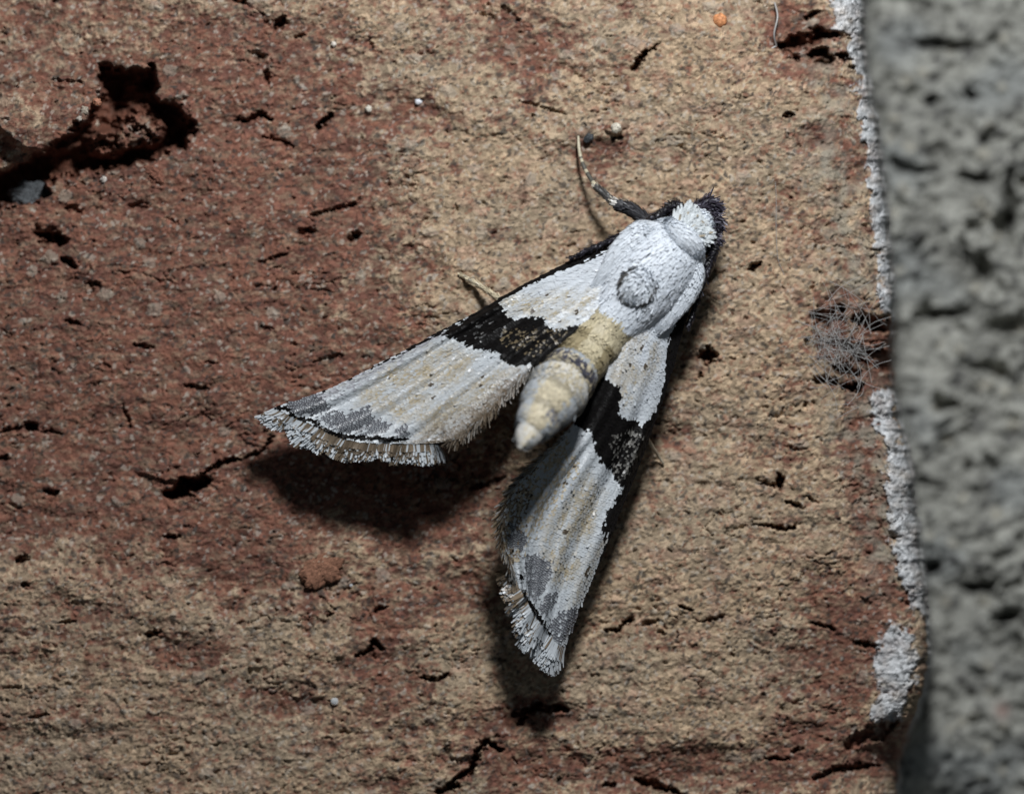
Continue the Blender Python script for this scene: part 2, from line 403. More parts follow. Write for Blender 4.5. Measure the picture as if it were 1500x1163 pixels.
    lc = (lime * np.clip(.86 + .5 * fbm(px / 28, py / 28, 3, 74), .35, 1))[..., None]
    c = c * (1 - lc) + lw * lc
    return h, c, lime

def axis(lo, hi, step, out_lo, out_hi, n):
    core = np.arange(lo, hi + step, step)
    a = lo - (lo - out_lo) * np.linspace(1, 0, n, endpoint=False) ** 2.2
    b = core[-1] + (out_hi - core[-1]) * np.linspace(0, 1, n + 1)[1:] ** 2.2
    return np.concatenate([a, core, b])

def build_brick():
    step = 1.7
    ys = axis(-50, 1213, step, -1100, 2200, 60)
    xs = axis(-50, 1230, step, -1500, 1230.1, 60)[:-60]
    n_e = 80                                        # columns that follow the ragged arris
    ex = edge_x(ys)
    X = np.tile(xs, (len(ys), 1)); Y = np.tile(ys[:, None], (1, len(xs)))
    te = np.linspace(0, 1, n_e + 1)[1:]
    Xe = xs[-1] + (ex[:, None] - xs[-1]) * te[None]
    X = np.hstack([X, Xe]); Y = np.hstack([Y, np.tile(ys[:, None], (1, n_e))])
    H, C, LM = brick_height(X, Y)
    # arris: rounds away towards the joint
    low = sstep(1020, 1120, Y)
    rad = 34 + 12 * noise(Y / 90, Y * 0, 80) + 80 * low
    q = np.clip(1 - (ex[:, None] - X) / rad, 0, 1)
    H = H - (0.055 + .10 * low) * (1 - np.sqrt(np.clip(1 - q ** 2, 0, 1))) - .01 * q
    # side of the brick going back into the joint
    nd = 46
    dep = np.linspace(0, 1, nd + 1)[1:] ** 1.4 * 0.75
    Ys = np.tile(ys[:, None], (1, nd)); dd = np.tile(dep, (len(ys), 1))
    Hs = H[:, -1:] - dd
    bul = 9 * noise(Ys / 40, dd * 30, 82) + 4 * noise(Ys / 12, dd * 70, 83)
    Xs = ex[:, None] + bul * np.minimum(dd / .06, 1) + 4 * sstep(0, .1, dd)
    Cs = np.empty(Xs.shape + (3,))
    sn = sstep(-.2, .3, fbm(Ys / 60, dd * 25, 3, 84))[..., None]
    sn = np.clip(sn + np.interp(Ys, [460, 475, 560, 575, 1050, 1080], [.8, 0, 0, .8, .8, 0])[..., None], 0, 1)
    Cs[:] = np.array([.42, .42, .41]) * sn + np.array([.22, .12, .085]) * (1 - sn)
    Cs = C[:, -1:] * (1 - sstep(0, .04, dd))[..., None] + Cs * sstep(0, .04, dd)[..., None]
    P = np.concatenate([W(X, Y, H), W(Xs, Ys, Hs)], 1)
    CC = np.concatenate([C, Cs], 1)
    LL = np.concatenate([LM, np.zeros(Xs.shape)], 1)
    nr, nc = P.shape[:2]
    F = grid_faces(nr, nc)
    lf = LL.reshape(-1)[F].mean(1) > .5
    V = P.reshape(-1, 3); CV = CC.reshape(-1, 3)
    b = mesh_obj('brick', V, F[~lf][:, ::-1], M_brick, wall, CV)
    F2 = F[lf]
    used, inv = np.unique(F2, return_inverse=True)
    mesh_obj('lime_crust', V[used], inv.reshape(-1, 4)[:, ::-1], M_lime, b, CV[used], label='white crust of old lime along the brick edge')
    return b, (xs, ys, X, Y, H)

brick, (BX, BY, _, _, BH) = build_brick()

def ground(px, py):
    """height of the brick face at a pixel"""
    i = np.clip(np.searchsorted(BY, py), 0, len(BY) - 1); j = np.clip(np.searchsorted(BX, px), 0, len(BX) - 1)
    return BH[i, j]

def build_mortar():
    xs = axis(1200, 1620, 3.2, 1080, 3600, 50); ys = axis(-80, 1240, 3.2, -1100, 2200, 50)
    X, Y = np.meshgrid(xs, ys)
    wx = X + 16 * noise(X / 60, Y / 60, 101) + 5 * noise(X / 18, Y / 18, 102); wy = Y + 12 * noise(X / 60, Y / 60, 103) + 5 * noise(X / 18, Y / 18, 104)
    f1, f2, cid, cid2 = worley(wx / 36, wy / 34, 110)
    g1, g2, gid, gid2 = worley(wx / 20, wy / 18, 113)
    h = -.60 + .05 * fbm(X / 260, Y / 260, 3, 115) + .024 * np.sqrt(np.clip(1 - f1 / .8, 0, 1)) * (.3 + cid) + .012 * np.sqrt(np.clip(1 - g1 / .8, 0, 1)) * (.3 + gid)
    h += .020 * fbm(X / 16, Y / 14, 3, 117, .6)
    # hollows where sand fell out
    pit = fbm(wx / 40, wy / 32, 3, 119, .6)
    zone = .5 + .5 * sstep(150, 350, Y) * sstep(800, 600, Y) * sstep(1300, 1420, X)
    h -= .05 * sstep(.26, .55, pit) * zone
    for x, y, rx, ry in [(1385, 66, 45, 7), (1365, 148, 12, 8), (1340, 245, 34, 9), (1425, 262, 22, 8), (1468, 325, 20, 16), (1480, 300, 10, 60), (1380, 460, 40, 9), (1475, 478, 40, 12), (1385, 595, 18, 9), (1450, 540, 25, 15), (1440, 395, 14, 20), (1310, 235, 12, 8), (1420, 140, 10, 7), (1440, 205, 9, 7), (1430, 860, 24, 8), (1475, 900, 20, 10), (1365, 830, 20, 10)]:
        q = ((wx - x) / rx) ** 2 + ((wy - y) / ry) ** 2
        h -= .08 * sstep(1.5, .3, q + .5 * noise(X / 9, Y / 9, 125))
    h += .30 * sstep(1030, 1120, Y) * sstep(1440, 1300, X) * sstep(1900, 1300, Y)
    c = np.array([.325, .325, .295]) * (1 + .25 * fbm(X / 70, Y / 60, 3, 121))[..., None] * (1 + .35 * (cid - .5))[..., None] * (1 + .3 * (gid - .5))[..., None]
    bl = sstep(.0, .4, noise(X / 120, Y / 100, 123))[..., None]
    c = c * (1 - .5 * bl) + np.array([.25, .27, .275]) * .5 * bl
    dk = ((gid2 < .16) * sstep(.5, .3, g1))[..., None]
    c = c * (1 - .7 * dk) + .06 * .7 * dk
    li = ((gid2 > .92) * sstep(.5, .3, g1))[..., None]
    c = c * (1 - .5 * li) + np.array([.45, .42, .34]) * .5 * li
    pk = np.exp(-(((X - 1468) / 10) ** 2 + ((Y - 1040) / 12) ** 2))[..., None]
    c = c * (1 - .6 * pk) + np.array([.36, .2, .17]) * .6 * pk
    mesh_obj('mortar', W(X, Y, h).reshape(-1, 3), grid_faces(len(ys), len(xs))[:, ::-1], M_mortar, wall, c.reshape(-1, 3), label='grey sandy mortar set back in the joint')
build_mortar()

# loose and embedded grains, parts of the brick
def rock(name, px, py, r, color, h=None, flat=.7, rough=.25, seed=0, mat=None, stretch=1.0, rot=0.0, label=None):
    n_u, n_v = (22, 14) if r < 12 else (90, 60)
    u = np.linspace(0, 2 * np.pi, n_u, endpoint=False); v = np.linspace(.02, np.pi - .02, n_v)
    U, V_ = np.meshgrid(u, v)
    d = np.stack([np.cos(U) * np.sin(V_), -np.cos(V_), np.sin(U) * np.sin(V_)], -1)
    rr = 1 + rough * (noise(d[..., 0] * 1.7 + seed, d[..., 2] * 1.7 + d[..., 1], 7) * 1.6 + .8 * noise(d[..., 0] * 4 + seed, d[..., 2] * 4 + 2 * d[..., 1], 8))
    if r >= 12: rr = rr + .10 * fbm(d[..., 0] * 9 + seed + d[..., 1] * 4, d[..., 2] * 9 - d[..., 1] * 3, 4, 11, .7)
    q = d * rr[..., None]
    x, z = q[..., 0] * stretch, q[..., 2]
    q = np.stack([x * np.cos(rot) - z * np.sin(rot), q[..., 1] * flat, x * np.sin(rot) + z * np.cos(rot)], -1) * r * S
    if h is None: h = ground(px, py) + r * S * flat * .35
    P = q + W(px, py, h)
    c = np.array(color)[None, None] * (1 + .5 * noise(d[..., 0] * 6 + seed, d[..., 2] * 6 + d[..., 1] * 3, 9))[..., None] * (1 + .9 * fbm(d[..., 0] * 12 + seed, d[..., 2] * 12 + d[..., 1] * 3, 3, 19, .7))[..., None]
    o = mesh_obj(name, P.reshape(-1, 3), grid_faces(n_v, n_u, True), mat or (M_grain if r < 12 else M_brick), brick, c.reshape(-1, 3))
    if label: o['label'] = label
    return o
rock('sand_grain', 613, 149, 5.5, (.72, .74, .80), flat=.9, rough=.15, label='round white grain on the tan face')
rock('sand_grain', 1055, 30, 10, (.62, .27, .12), rough=.2, seed=2, label='orange grain near the top of the face')
rock('sand_grain', 490, 1027, 6, (.7, .7, .72), mat=M_glass, rough=.05, seed=3, label='clear glinting quartz grain')
rock('sand_grain', 514, 857, 3, (.7, .7, .72), mat=M_glass, rough=.05, seed=4)
rock('sand_grain', 903, 188, 8, (.50, .46, .38), seed=5)
rock('sand_grain', 862, 203, 6, (.035, .04, .045), seed=6, stretch=1.4, rot=.7, label='black grain above the foreleg')
rock('sand_grain', 540, 160, 5, (.62, .58, .5), seed=7)
rock('sand_grain', 489, 65, 4, (.6, .55, .48), seed=8)
rock('clay_flake', 470, 836, 20, (.25, .125, .08), flat=.20, rough=.35, seed=9, stretch=1.5, rot=.30, label='loose orange brown flake of clay')
rock('clay_crumb', 228, 258, 17, (.21, .095, .065), h=-.012, flat=.6, rough=.4, seed=12)
for k, (x, y, r, col) in enumerate([(142, 150, 6, (.40, .18, .11)), (116, 174, 4, (.42, .38, .33)), (140, 182, 5, (.40, .33, .26)), (196, 210, 5, (.40, .32, .27)), (124, 162, 6, (.36, .31, .25)),
                                     (152, 263, 5, (.46, .42, .38)), (244, 206, 4, (.42, .21, .13))]):
    rock('sand_grain', x, y, r, col, seed=20 + k, rough=.4)
rock('pebble', 48, 290, 24, (.085, .092, .098), h=-.062, flat=.6, rough=.3, seed=13, stretch=1.3, label='grey pebble deep in the hollow')

# ------------------------------------------------------------------ moth
moth = empty('moth', (0, 0, 0), label='small white and black moth with spread wings resting on the brick', category='moth')

TEMPLATE = np.array([(0, -.28), (0, .28), (.5, -.5), (.5, .5), (.86, -.48), (.86, .48), (1, -.34), (1, .34)])
TF = np.array([(0, 1, 3, 2), (2, 3, 5, 4), (4, 5, 7, 6)])

def scales(name, P, Dr, Nn, length, width, cb, ct, mat, parent, lift=.10, cut=.72, jit=.12, kind='stuff', label=None, droop=0.0):
    """overlapping insect scales, each a small curved blade.  lengths in px"""
    n = len(P)
    length = np.broadcast_to(np.asarray(length, float), (n,)); width = np.broadcast_to(np.asarray(width, float), (n,))
    Dr = unit(Dr + jit * rng.standard_normal((n, 3)))
    Sd = unit(np.cross(Nn, Dr) + jit * .8 * rng.standard_normal((n, 3)))
    Nn = unit(np.cross(Dr, Sd))
    L = (length * S)[:, None, None]; Wd = (width * S)[:, None, None]
    u = TEMPLATE[:, 0][None, :, None]; v = TEMPLATE[:, 1][None, :, None]
    lf = np.broadcast_to(np.asarray(lift, float), (n,))[:, None, None]
    V = P[:, None] + Dr[:, None] * u * L + Sd[:, None] * v * Wd + Nn[:, None] * (lf * (u - droop * u * u) - .10 * (2 * np.abs(v)) ** 2 * .5) * L
    F = (TF[None] + 8 * np.arange(n)[:, None, None]).reshape(-1, 4)
    k = (TEMPLATE[:, 0] > cut).astype(float)[None, :, None]
    C = cb[:, None] * (1 - k) + ct[:, None] * k
    o = mesh_obj(name, V.reshape(-1, 3), F, mat, parent, C.reshape(-1, 3), smooth=False)
    if kind: o['kind'] = kind
    if label: o['label'] = label
    return o

WHITE = np.array([.50, .535, .565]); SNOW = np.array([.67, .715, .77]); BEIGE = np.array([.40, .335, .225]); BLACK = np.array([.006, .0055, .0055]); GREY = np.array([.085, .088, .10])
BROWN = np.array([.15, .115, .08]); GOLD = np.array([.62, .52, .28]); MIDG = np.array([.36, .37, .40])

class Wing:
    def __init__(s, costa, dorsum, termen, hc, hd, ripple, seed):
        s.c = catmull(costa, 200); s.d = catmull(dorsum, 200); s.e = catmull(termen, 200)
        s.hc, s.hd, s.ripple, s.seed = hc, hd, ripple, seed
    def px(s, u, t):
        g = np.linspace(0, 1, 200)
        ip = lambda a, q: np.stack([np.interp(q, g, a[:, 0]), np.interp(q, g, a[:, 1])], -1)
        C, Dm = ip(s.c, u), ip(s.d, u)
        p = C * (1 - t)[..., None] + Dm * t[..., None]
        line = s.c[-1] * (1 - t)[..., None] + s.d[-1] * t[..., None]
        return p + (np.clip(u, 0, 1.2) ** 4)[..., None] * (ip(s.e, t) - line)
    def h(s, u, t):
        hc = np.interp(u, np.linspace(0, 1, len(s.hc)), s.hc); hd = np.interp(u, np.linspace(0, 1, len(s.hd)), s.hd)
        return hc * (1 - t) + hd * t + s.ripple(u, t)
    def P(s, u, t):
        p = s.px(u, t)
        return W(p[..., 0], p[..., 1], s.h(u, t))
    def frame(s, u, t, e=.012):
        P = s.P(u, t)
        du = s.P(np.minimum(u + e, 1), t) - s.P(np.minimum(u + e, 1) - 2 * e, t)
        dt = s.P(u, np.minimum(t + e, 1)) - s.P(u, np.minimum(t + e, 1) - 2 * e)
        N = unit(np.cross(du, dt)); N = np.where(N[..., 1:2] > 0, -N, N)
        return P, unit(du), unit(dt), N

def wing_samples(w, rows=3.4, cols=3.0):
    Lc = np.sum(np.linalg.norm(np.diff(w.c, axis=0), axis=1)); Ld = np.sum(np.linalg.norm(np.diff(w.d, axis=0), axis=1))
    n = int(.5 * (Lc + Ld) / rows)
    us, ts = [], []
    for k in range(n):
        u = (k + .5) / n
        a, b = w.px(np.array([u]), np.array([0.]))[0], w.px(np.array([u]), np.array([1.]))[0]
        m = max(3, int(np.linalg.norm(a - b) / cols))
        t = (np.arange(m) + .5 + .5 * (k % 2) + .22 * rng.standard_normal(m)) / (m + .5)
        us.append(np.full(m, u) + .10 / n * rng.standard_normal(m)); ts.append(np.clip(t, 0.002, .998))
    return np.clip(np.concatenate(us), 0, 1), np.concatenate(ts)

def patch(x, y, poly, soft=2.0, sd=1):
    return sstep(soft, -soft, poly_sd(x, y, poly) + 1.2 * rng.standard_normal(x.shape))

def spot(x, y, cx, cy, r):
    return np.hypot(x - cx, y - cy) < r

def mixc(c, m, col):
    m = np.clip(m, 0, 1)[..., None]
    return c * (1 - m) + np.asarray(col) * m

def tint(c, prob, col):
    """blend scales towards col, unevenly from scale to scale"""
    n = len(prob)
    return mixc(c, np.clip(prob * (.85 + .35 * rng.standard_normal(n)), 0, 1), np.asarray(col) * (1 + .08 * rng.standard_normal(n))[:, None])

def choose(c, prob, col, jitter=.15):
    """replace whole scales with probability prob"""
    m = rng.random(prob.shape) < prob
    cc = np.asarray(col) * (1 + jitter * rng.standard_normal(prob.shape))[..., None]
    return np.where(m[..., None], cc, c)

def pattern_first(x, y, u, t):
    """wing beside the large hole (spread towards the red clay)"""
    n = len(x)
    c = WHITE * (1 + .04 * rng.standard_normal(n))[:, None]
    lo = fbm(x / 38, y / 26, 3, 140)
    c = mixc(c, sstep(.50, .12, u), SNOW)
    st = fbm((x * .87 - y * .5) / 60, (x * .5 + y * .87) / 9, 3, 141)
    # beige clouds
    bp = patch(x, y, [(520, 590), (560, 545), (600, 520), (660, 505), (700, 520), (690, 545), (640, 575), (620, 610), (590, 618), (560, 600)], 14)
    c = tint(c, np.clip(bp * (.72 + .9 * lo + .8 * st), 0, 1.0), BEIGE)
    bp = patch(x, y, [(690, 560), (740, 530), (760, 540), (720, 580), (660, 630), (610, 640), (620, 600)], 10)
    c = tint(c, np.clip(bp * (.65 + .9 * st), 0, .95), BEIGE * .95)
    bp = patch(x, y, [(690, 462), (720, 440), (820, 425), (880, 425), (870, 455), (830, 478), (790, 462), (752, 460)], 14)
    c = tint(c, np.clip(bp * (.5 + .9 * lo + .7 * st), 0, .85), BEIGE * np.array([1.05, 1.05, 1.0]))
    c = tint(c, patch(x, y, [(430, 590), (470, 555), (540, 525), (560, 535), (500, 565)], 6) * .45, BEIGE * .85)
    c = tint(c, np.clip(.10 + .5 * st, 0, .5), WHITE * .70)
    dk = patch(x, y, [(598, 652), (640, 615), (700, 590), (745, 562), (765, 575), (700, 640), (650, 665)], 9)
    c = tint(c, dk * np.clip(.75 + 1.1 * st, 0, 1), np.array([.20, .17, .13]))
    c = tint(c, patch(x, y, [(640, 634), (652, 628), (664, 640), (650, 652)], 3) * .8, np.array([.06, .055, .05]))
    tip = c.copy()
    # grey cast along the costa
    cg = sstep(.14, .02, t) * sstep(.42, .55, u) * .55
    c = choose(c, cg, MIDG); tip = np.where((rng.random(n) < cg)[:, None], MIDG * 1.2, c)
    # dorsal margin dusky
    dm = sstep(.80, .98, t + .04 * rng.standard_normal(n)) * sstep(.42, .6, u)
    c = tint(c, dm * .95, BROWN * 1.1); tip = np.where((dm > .5)[:, None], c, tip)
    # black band
    band = [(725, 439), (735, 446), (741, 461), (757, 468), (778, 464), (795, 464), (803, 478), (816, 483), (856, 474), (870, 480), (800, 535), (772, 535),
            (751, 535), (737, 528), (731, 516), (710, 512), (690, 508), (669, 499), (649, 489), (690, 464)]
    b = patch(x, y, band, 1.5) > .5
    gl = b & in_poly(x, y, [(735, 480), (770, 478), (840, 484), (830, 500), (780, 522), (735, 505)])
    bc = BLACK * (1 + .4 * rng.random(n))[:, None]
    bc = np.where((gl & (rng.random(n) < .30))[:, None], np.array([.11, .085, .05]) * (.5 + rng.random(n))[:, None], bc)
    gl2 = b & in_poly(x, y, [(670, 490), (720, 460), (745, 480), (740, 505), (700, 500)])
    bc = np.where((gl2 & (rng.random(n) < .12))[:, None], np.array([.10, .10, .10]) * (.4 + rng.random(n))[:, None], bc)
    c = np.where(b[:, None], bc, c); tip = np.where(b[:, None], bc, tip)
    # dark costa, thick near the body
    pxw = np.interp(x, [420, 520, 640, 700, 735, 800, 850, 900, 960], [1.0, 2.0, 5, 9, 5, 6, 11, 12, 9])
    dist = seg_dist(x, y, [tuple(p) for p in FIRST_COSTA])
    k = dist < pxw * (.85 + .35 * rng.random(n))
    kp = np.interp(x, [400, 500, 600, 680, 740], [.25, .45, .7, .85, 1.0])
    k &= rng.random(n) < kp
    c = np.where(k[:, None], BLACK * 1.6, c); tip = np.where(k[:, None], BLACK * 1.6, tip)
    # banded grey patches near the tip
    g = np.zeros(n)
    for poly in ([(417, 588), (440, 576), (460, 572), (476, 585), (482, 600), (466, 609), (430, 604)],
                 [(466, 612), (499, 598), (505, 606), (542, 595), (548, 610), (576, 621), (562, 636), (510, 635), (485, 627)],
                 [(579, 629), (597, 621), (603, 638), (582, 639)]):
        g = np.maximum(g, patch(x, y, poly, 2.5))
    gm = rng.random(n) < g * .96
    c = np.where(gm[:, None], GREY * (1 + .3 * rng.random(n))[:, None], c); tip = np.where(gm[:, None], WHITE * .9, tip)
    # black line before the fringe
    ln = seg_dist(x, y, [(398, 596), (422, 599), (432, 611), (459, 616), (473, 628), (499, 637), (528, 641), (562, 643), (596, 643)])
    k = ln < 3.2 * (.8 + .4 * rng.random(n))
    c = np.where(k[:, None], BLACK, c); tip = np.where(k[:, None], BLACK, tip)
    for sx, sy, r in ((632, 564, 3.2), (705, 563, 3), (637, 581, 2.5), (780, 455, 3.4), (847, 456, 3.2), (804, 432, 2.6), (708, 552, 2.5), (821, 470, 2), (524, 531, 2.4), (483, 550, 2.4), (470, 560, 2)):
        k = spot(x, y, sx, sy, r)
        c = np.where(k[:, None], BROWN * .5, c); tip = np.where(k[:, None], BROWN * .5, tip)
    return c, tip

def pattern_second(x, y, u, t):
    """wing beside the tan face (pointing down)"""
    n = len(x)
    c = WHITE * (1 + .04 * rng.standard_normal(n))[:, None]
    lo = fbm(x / 26, y / 40, 3, 150)
    c = mixc(c, sstep(.50, .12, u), SNOW)
    st = fbm((x * .93 + y * .36) / 9, (-x * .36 + y * .93) / 60, 3, 151)
    bp = patch(x, y, [(862, 690), (885, 720), (868, 780), (840, 850), (815, 860), (790, 800), (800, 770), (840, 720)], 10)
    c = tint(c, np.clip(bp * (.7 + .8 * lo + 1.0 * st), 0, 1.0), BEIGE)
    bp = patch(x, y, [(895, 545), (930, 520), (965, 500), (960, 540), (925, 590), (915, 600), (905, 570)], 12)
    c = tint(c, np.clip(bp * (.5 + .8 * lo + .8 * st), 0, .85), BEIGE * 1.05)
    bp = patch(x, y, [(888, 535), (910, 500), (940, 470), (950, 490), (915, 560), (900, 560)], 8)
    c = tint(c, np.clip(bp * .5, 0, .85), BEIGE * 1.08)
    bp = patch(x, y, [(870, 800), (890, 790), (850, 880), (830, 890), (850, 840)], 8)
    c = tint(c, bp * .5, BEIGE * .9)
    c = tint(c, np.clip(.10 + .5 * st, 0, .5), WHITE * .70)
    # dorsal fold, brown grey
    df = patch(x, y, [(835, 640), (850, 690), (764, 813), (735, 840), (700, 780), (760, 680)], 8)
    c = choose(c, df * np.clip(.45 + .6 * st, 0, .8), np.array([.44, .38, .28]))
    df = patch(x, y, [(790, 672), (778, 720), (765, 770), (760, 815), (735, 840), (700, 780), (745, 690)], 7)
    c = choose(c, df * np.clip(.5 + .6 * st, 0, .85), BROWN * 1.25, .35)
    tip = c.copy()
    band = [(886, 530), (888, 547), (895, 559), (908, 564), (909, 589), (907, 603), (913, 612), (935, 616), (941, 625), (960, 600), (965, 615), (925, 706), (910, 712), (899, 701), (897, 690),
            (881, 677), (877, 665), (871, 656), (869, 634), (854, 627), (835, 616), (850, 585), (870, 545)]
    b = patch(x, y, band, 1.5) > .5
    gl = b & in_poly(x, y, [(897, 632), (930, 628), (945, 640), (925, 705), (900, 700), (892, 660)])
    bc = BLACK * (1 + .4 * rng.random(n))[:, None]
    bc = np.where((gl & (rng.random(n) < .38))[:, None], np.array([.13, .125, .115]) * (.4 + rng.random(n))[:, None], bc)
    c = np.where(b[:, None], bc, c); tip = np.where(b[:, None], bc, tip)
    # dark costa
    pxw = np.interp(y, [380, 450, 470, 500, 535, 560, 610, 640, 700, 740, 790, 850, 930], [5, 6, 14, 17, 12, 6, 4, 8, 9, 14, 4, 1.2, 2.5])
    dist = seg_dist(x, y, [tuple(p) for p in SECOND_COSTA])
    k = dist < pxw * (.85 + .35 * rng.random(n))
    c = np.where(k[:, None], BLACK * 1.6, c); tip = np.where(k[:, None], BLACK * 1.6, tip)
    k = patch(x, y, [(890, 748), (882, 774), (887, 797), (896, 793), (913, 745), (925, 710), (905, 735)], 2.0) * .85 > rng.random(n)
    c = np.where(k[:, None], BLACK * 2.2, c); tip = np.where(k[:, None], BLACK * 2.5, tip)
    g = np.zeros(n)
    for poly in ([(768, 812), (785, 808), (812, 826), (808, 842), (796, 865), (783, 882), (771, 860)], [(818, 866), (812, 884), (800, 902), (788, 892), (800, 870)],
                 [(843, 888), (850, 905), (836, 925), (819, 945), (802, 917), (820, 895)], [(748, 765), (775, 785), (765, 805), (745, 800)]):
        g = np.maximum(g, patch(x, y, poly, 2.0))
    gm = rng.random(n) < g * .96
    c = np.where(gm[:, None], GREY * (1 + .3 * rng.random(n))[:, None], c); tip = np.where(gm[:, None], WHITE * .9, tip)
    ln = seg_dist(x, y, [(765, 866), (783, 892), (797, 917), (808, 936), (824, 952)])
    k = (ln < 3.2 * (.8 + .4 * rng.random(n))) | spot(x, y, 763, 844, 4)
    c = np.where(k[:, None], BLACK, c); tip = np.where(k[:, None], BLACK, tip)
    for sx, sy, r in ((829, 778, 3.4), (858, 839, 3), (844, 682, 3), (829, 707, 2.6), (941, 508, 2.6), (946, 534, 2.2), (924, 533, 2.2), (861, 833, 2.4), (829, 787, 2)):
        k = spot(x, y, sx, sy, r)
        c = np.where(k[:, None], BROWN * .5, c); tip = np.where(k[:, None], BROWN * .5, tip)
    return c, tip

FIRST_COSTA = [(968, 326), (930, 340), (880, 360), (830, 384), (760, 420), (700, 455), (640, 487), (560, 530), (480, 570), (402, 597)]
FIRST_DORSUM = [(905, 402), (885, 440), (855, 474), (820, 505), (785, 535), (755, 562), (722, 598), (690, 628), (668, 645), (640, 648)]
FIRST_TERMEN = [(402, 597), (430, 610), (462, 624), (500, 641), (545, 648), (595, 649), (640, 648)]
SECOND_COSTA = [(1034, 380), (1018, 430), (1002, 480), (986, 540), (970, 590), (950, 648), (930, 700), (906, 760), (880, 822), (852, 888), (830, 948)]
SECOND_DORSUM = [(900, 470), (888, 520), (874, 560), (856, 598), (830, 635), (798, 668), (764, 700), (740, 735), (735, 780), (752, 838)]
SECOND_TERMEN = [(830, 948), (812, 935), (795, 915), (780, 892), (766, 868), (752, 838)]

def rip1(u, t):
    return .012 * np.sin(np.pi * t) * (1 - .5 * u) + u * (.0035 * np.sin(t * 22 + 1.0) + .0022 * np.sin(t * 41)) * sstep(0, .15, t) + .010 * np.exp(-((t - .10) / .05) ** 2) * sstep(.3, .5, u) - .004 * np.exp(-((t - .19) / .05) ** 2) * sstep(.3, .5, u)

def rip2(u, t):
    fold = -.012 * np.exp(-((t - .66) / .035) ** 2) * sstep(.42, .6, u) + .007 * np.exp(-((t - .56) / .07) ** 2) * sstep(.4, .6, u)
    return .018 * np.sin(np.pi * t) + fold + u * (.0038 * np.sin(t * 20) + .0022 * np.sin(t * 37 + 1)) + .012 * np.exp(-((t - .10) / .06) ** 2) * sstep(.3, .5, u) - .005 * np.exp(-((t - .24) / .05) ** 2) * sstep(.3, .5, u)

w_first = Wing(FIRST_COSTA, FIRST_DORSUM, FIRST_TERMEN, [.135, .110, .100, .095, .092], [.185, .187, .185, .178, .162], rip1, 1)
w_second = Wing(SECOND_COSTA, SECOND_DORSUM, SECOND_TERMEN, [.125, .115, .110, .106, .100], [.185, .175, .165, .152, .140], rip2, 2)

def build_wing(w, pattern, fringe_fn, label):
    nu, nt = 90, 44
    U, T = np.meshgrid(np.linspace(0, 1, nu), np.linspace(0, 1, nt), indexing='ij')
    P, du, dt, N = w.frame(U, T)
    x = w.px(U, T)
    c, _ = pattern(x[..., 0].ravel(), x[..., 1].ravel(), U.ravel(), T.ravel())
    top = P.reshape(-1, 3) - N.reshape(-1, 3) * .0015; bot = P.reshape(-1, 3) - N.reshape(-1, 3) * .006
    F = grid_faces(nu, nt); n = nu * nt
    rim = np.concatenate([np.arange(nt), np.arange(1, nu) * nt + nt - 1, (nu - 1) * nt + np.arange(nt - 2, -1, -1), np.arange(nu - 2, 0, -1) * nt])
    nx = np.roll(rim, -1)
    R = np.stack([rim, nx, nx + n, rim + n], 1)
    wing = mesh_obj('forewing', np.vstack([top, bot]), np.vstack([F, F[:, ::-1] + n, R]), M_scale, moth, np.vstack([c, c * .6]))
    wing['label'] = label
    u, t = wing_samples(w)
    P, du, dt, N = w.frame(u, t)
    x = w.px(u, t)
    c, tip = pattern(x[:, 0], x[:, 1], u, t)
    base = sstep(.22, .05, u)
    ln = 8.2 + 7 * base + .4 * rng.standard_normal(len(u)); wd = 3.7 - 1.1 * base + .2 * rng.standard_normal(len(u))
    scales('wing_scales', P - du * (ln * S)[:, None] * .6, du, N, ln, wd, c, tip, M_scale, wing, lift=.10 + .03 * rng.random(len(u)), jit=np.where(rng.random(len(u)) < .05, .16, .035)[:, None], cut=.9)
    # fringe
    for layer in range(5):
        m = 520
        t = np.sort(rng.random(m)); 
        P, du, dt, N = w.frame(np.ones(m), t)
        xx = w.px(np.ones(m), t)
        dirs, L_, cb, ct = fringe_fn(xx, t, layer, du, dt, m)
        scales('fringe', P - dirs * 2 * S - N * (4 - layer) * .0014, dirs, N, L_, 3.1 + .3 * rng.standard_normal(m), cb, ct, M_scale, wing, lift=.02 + .05 * rng.standard_normal(m), cut=.60, jit=.05)
    # hair scales along the dorsal margin
    m = 700
    u = .40 + .6 * rng.random(m); t = np.full(m, .995) - .03 * rng.random(m)
    P, du, dt, N = w.frame(u, t)
    x = w.px(u, t)
    c, tip = pattern(x[:, 0], x[:, 1], u, t)
    c = c * (.25 + .6 * rng.random(m))[:, None] * np.array([1.05, .97, .88])
    k = sstep(.42, .6, u)
    scales('margin_hairs', P, unit(du * .9 + dt * (.25 + .5 * rng.random(m))[:, None]), N, (8 + 12 * rng.random(m)) * (.6 + .6 * k), 1.5, c, c, M_scale, wing, lift=.05 * rng.standard_normal(m), jit=.15)
    return wing

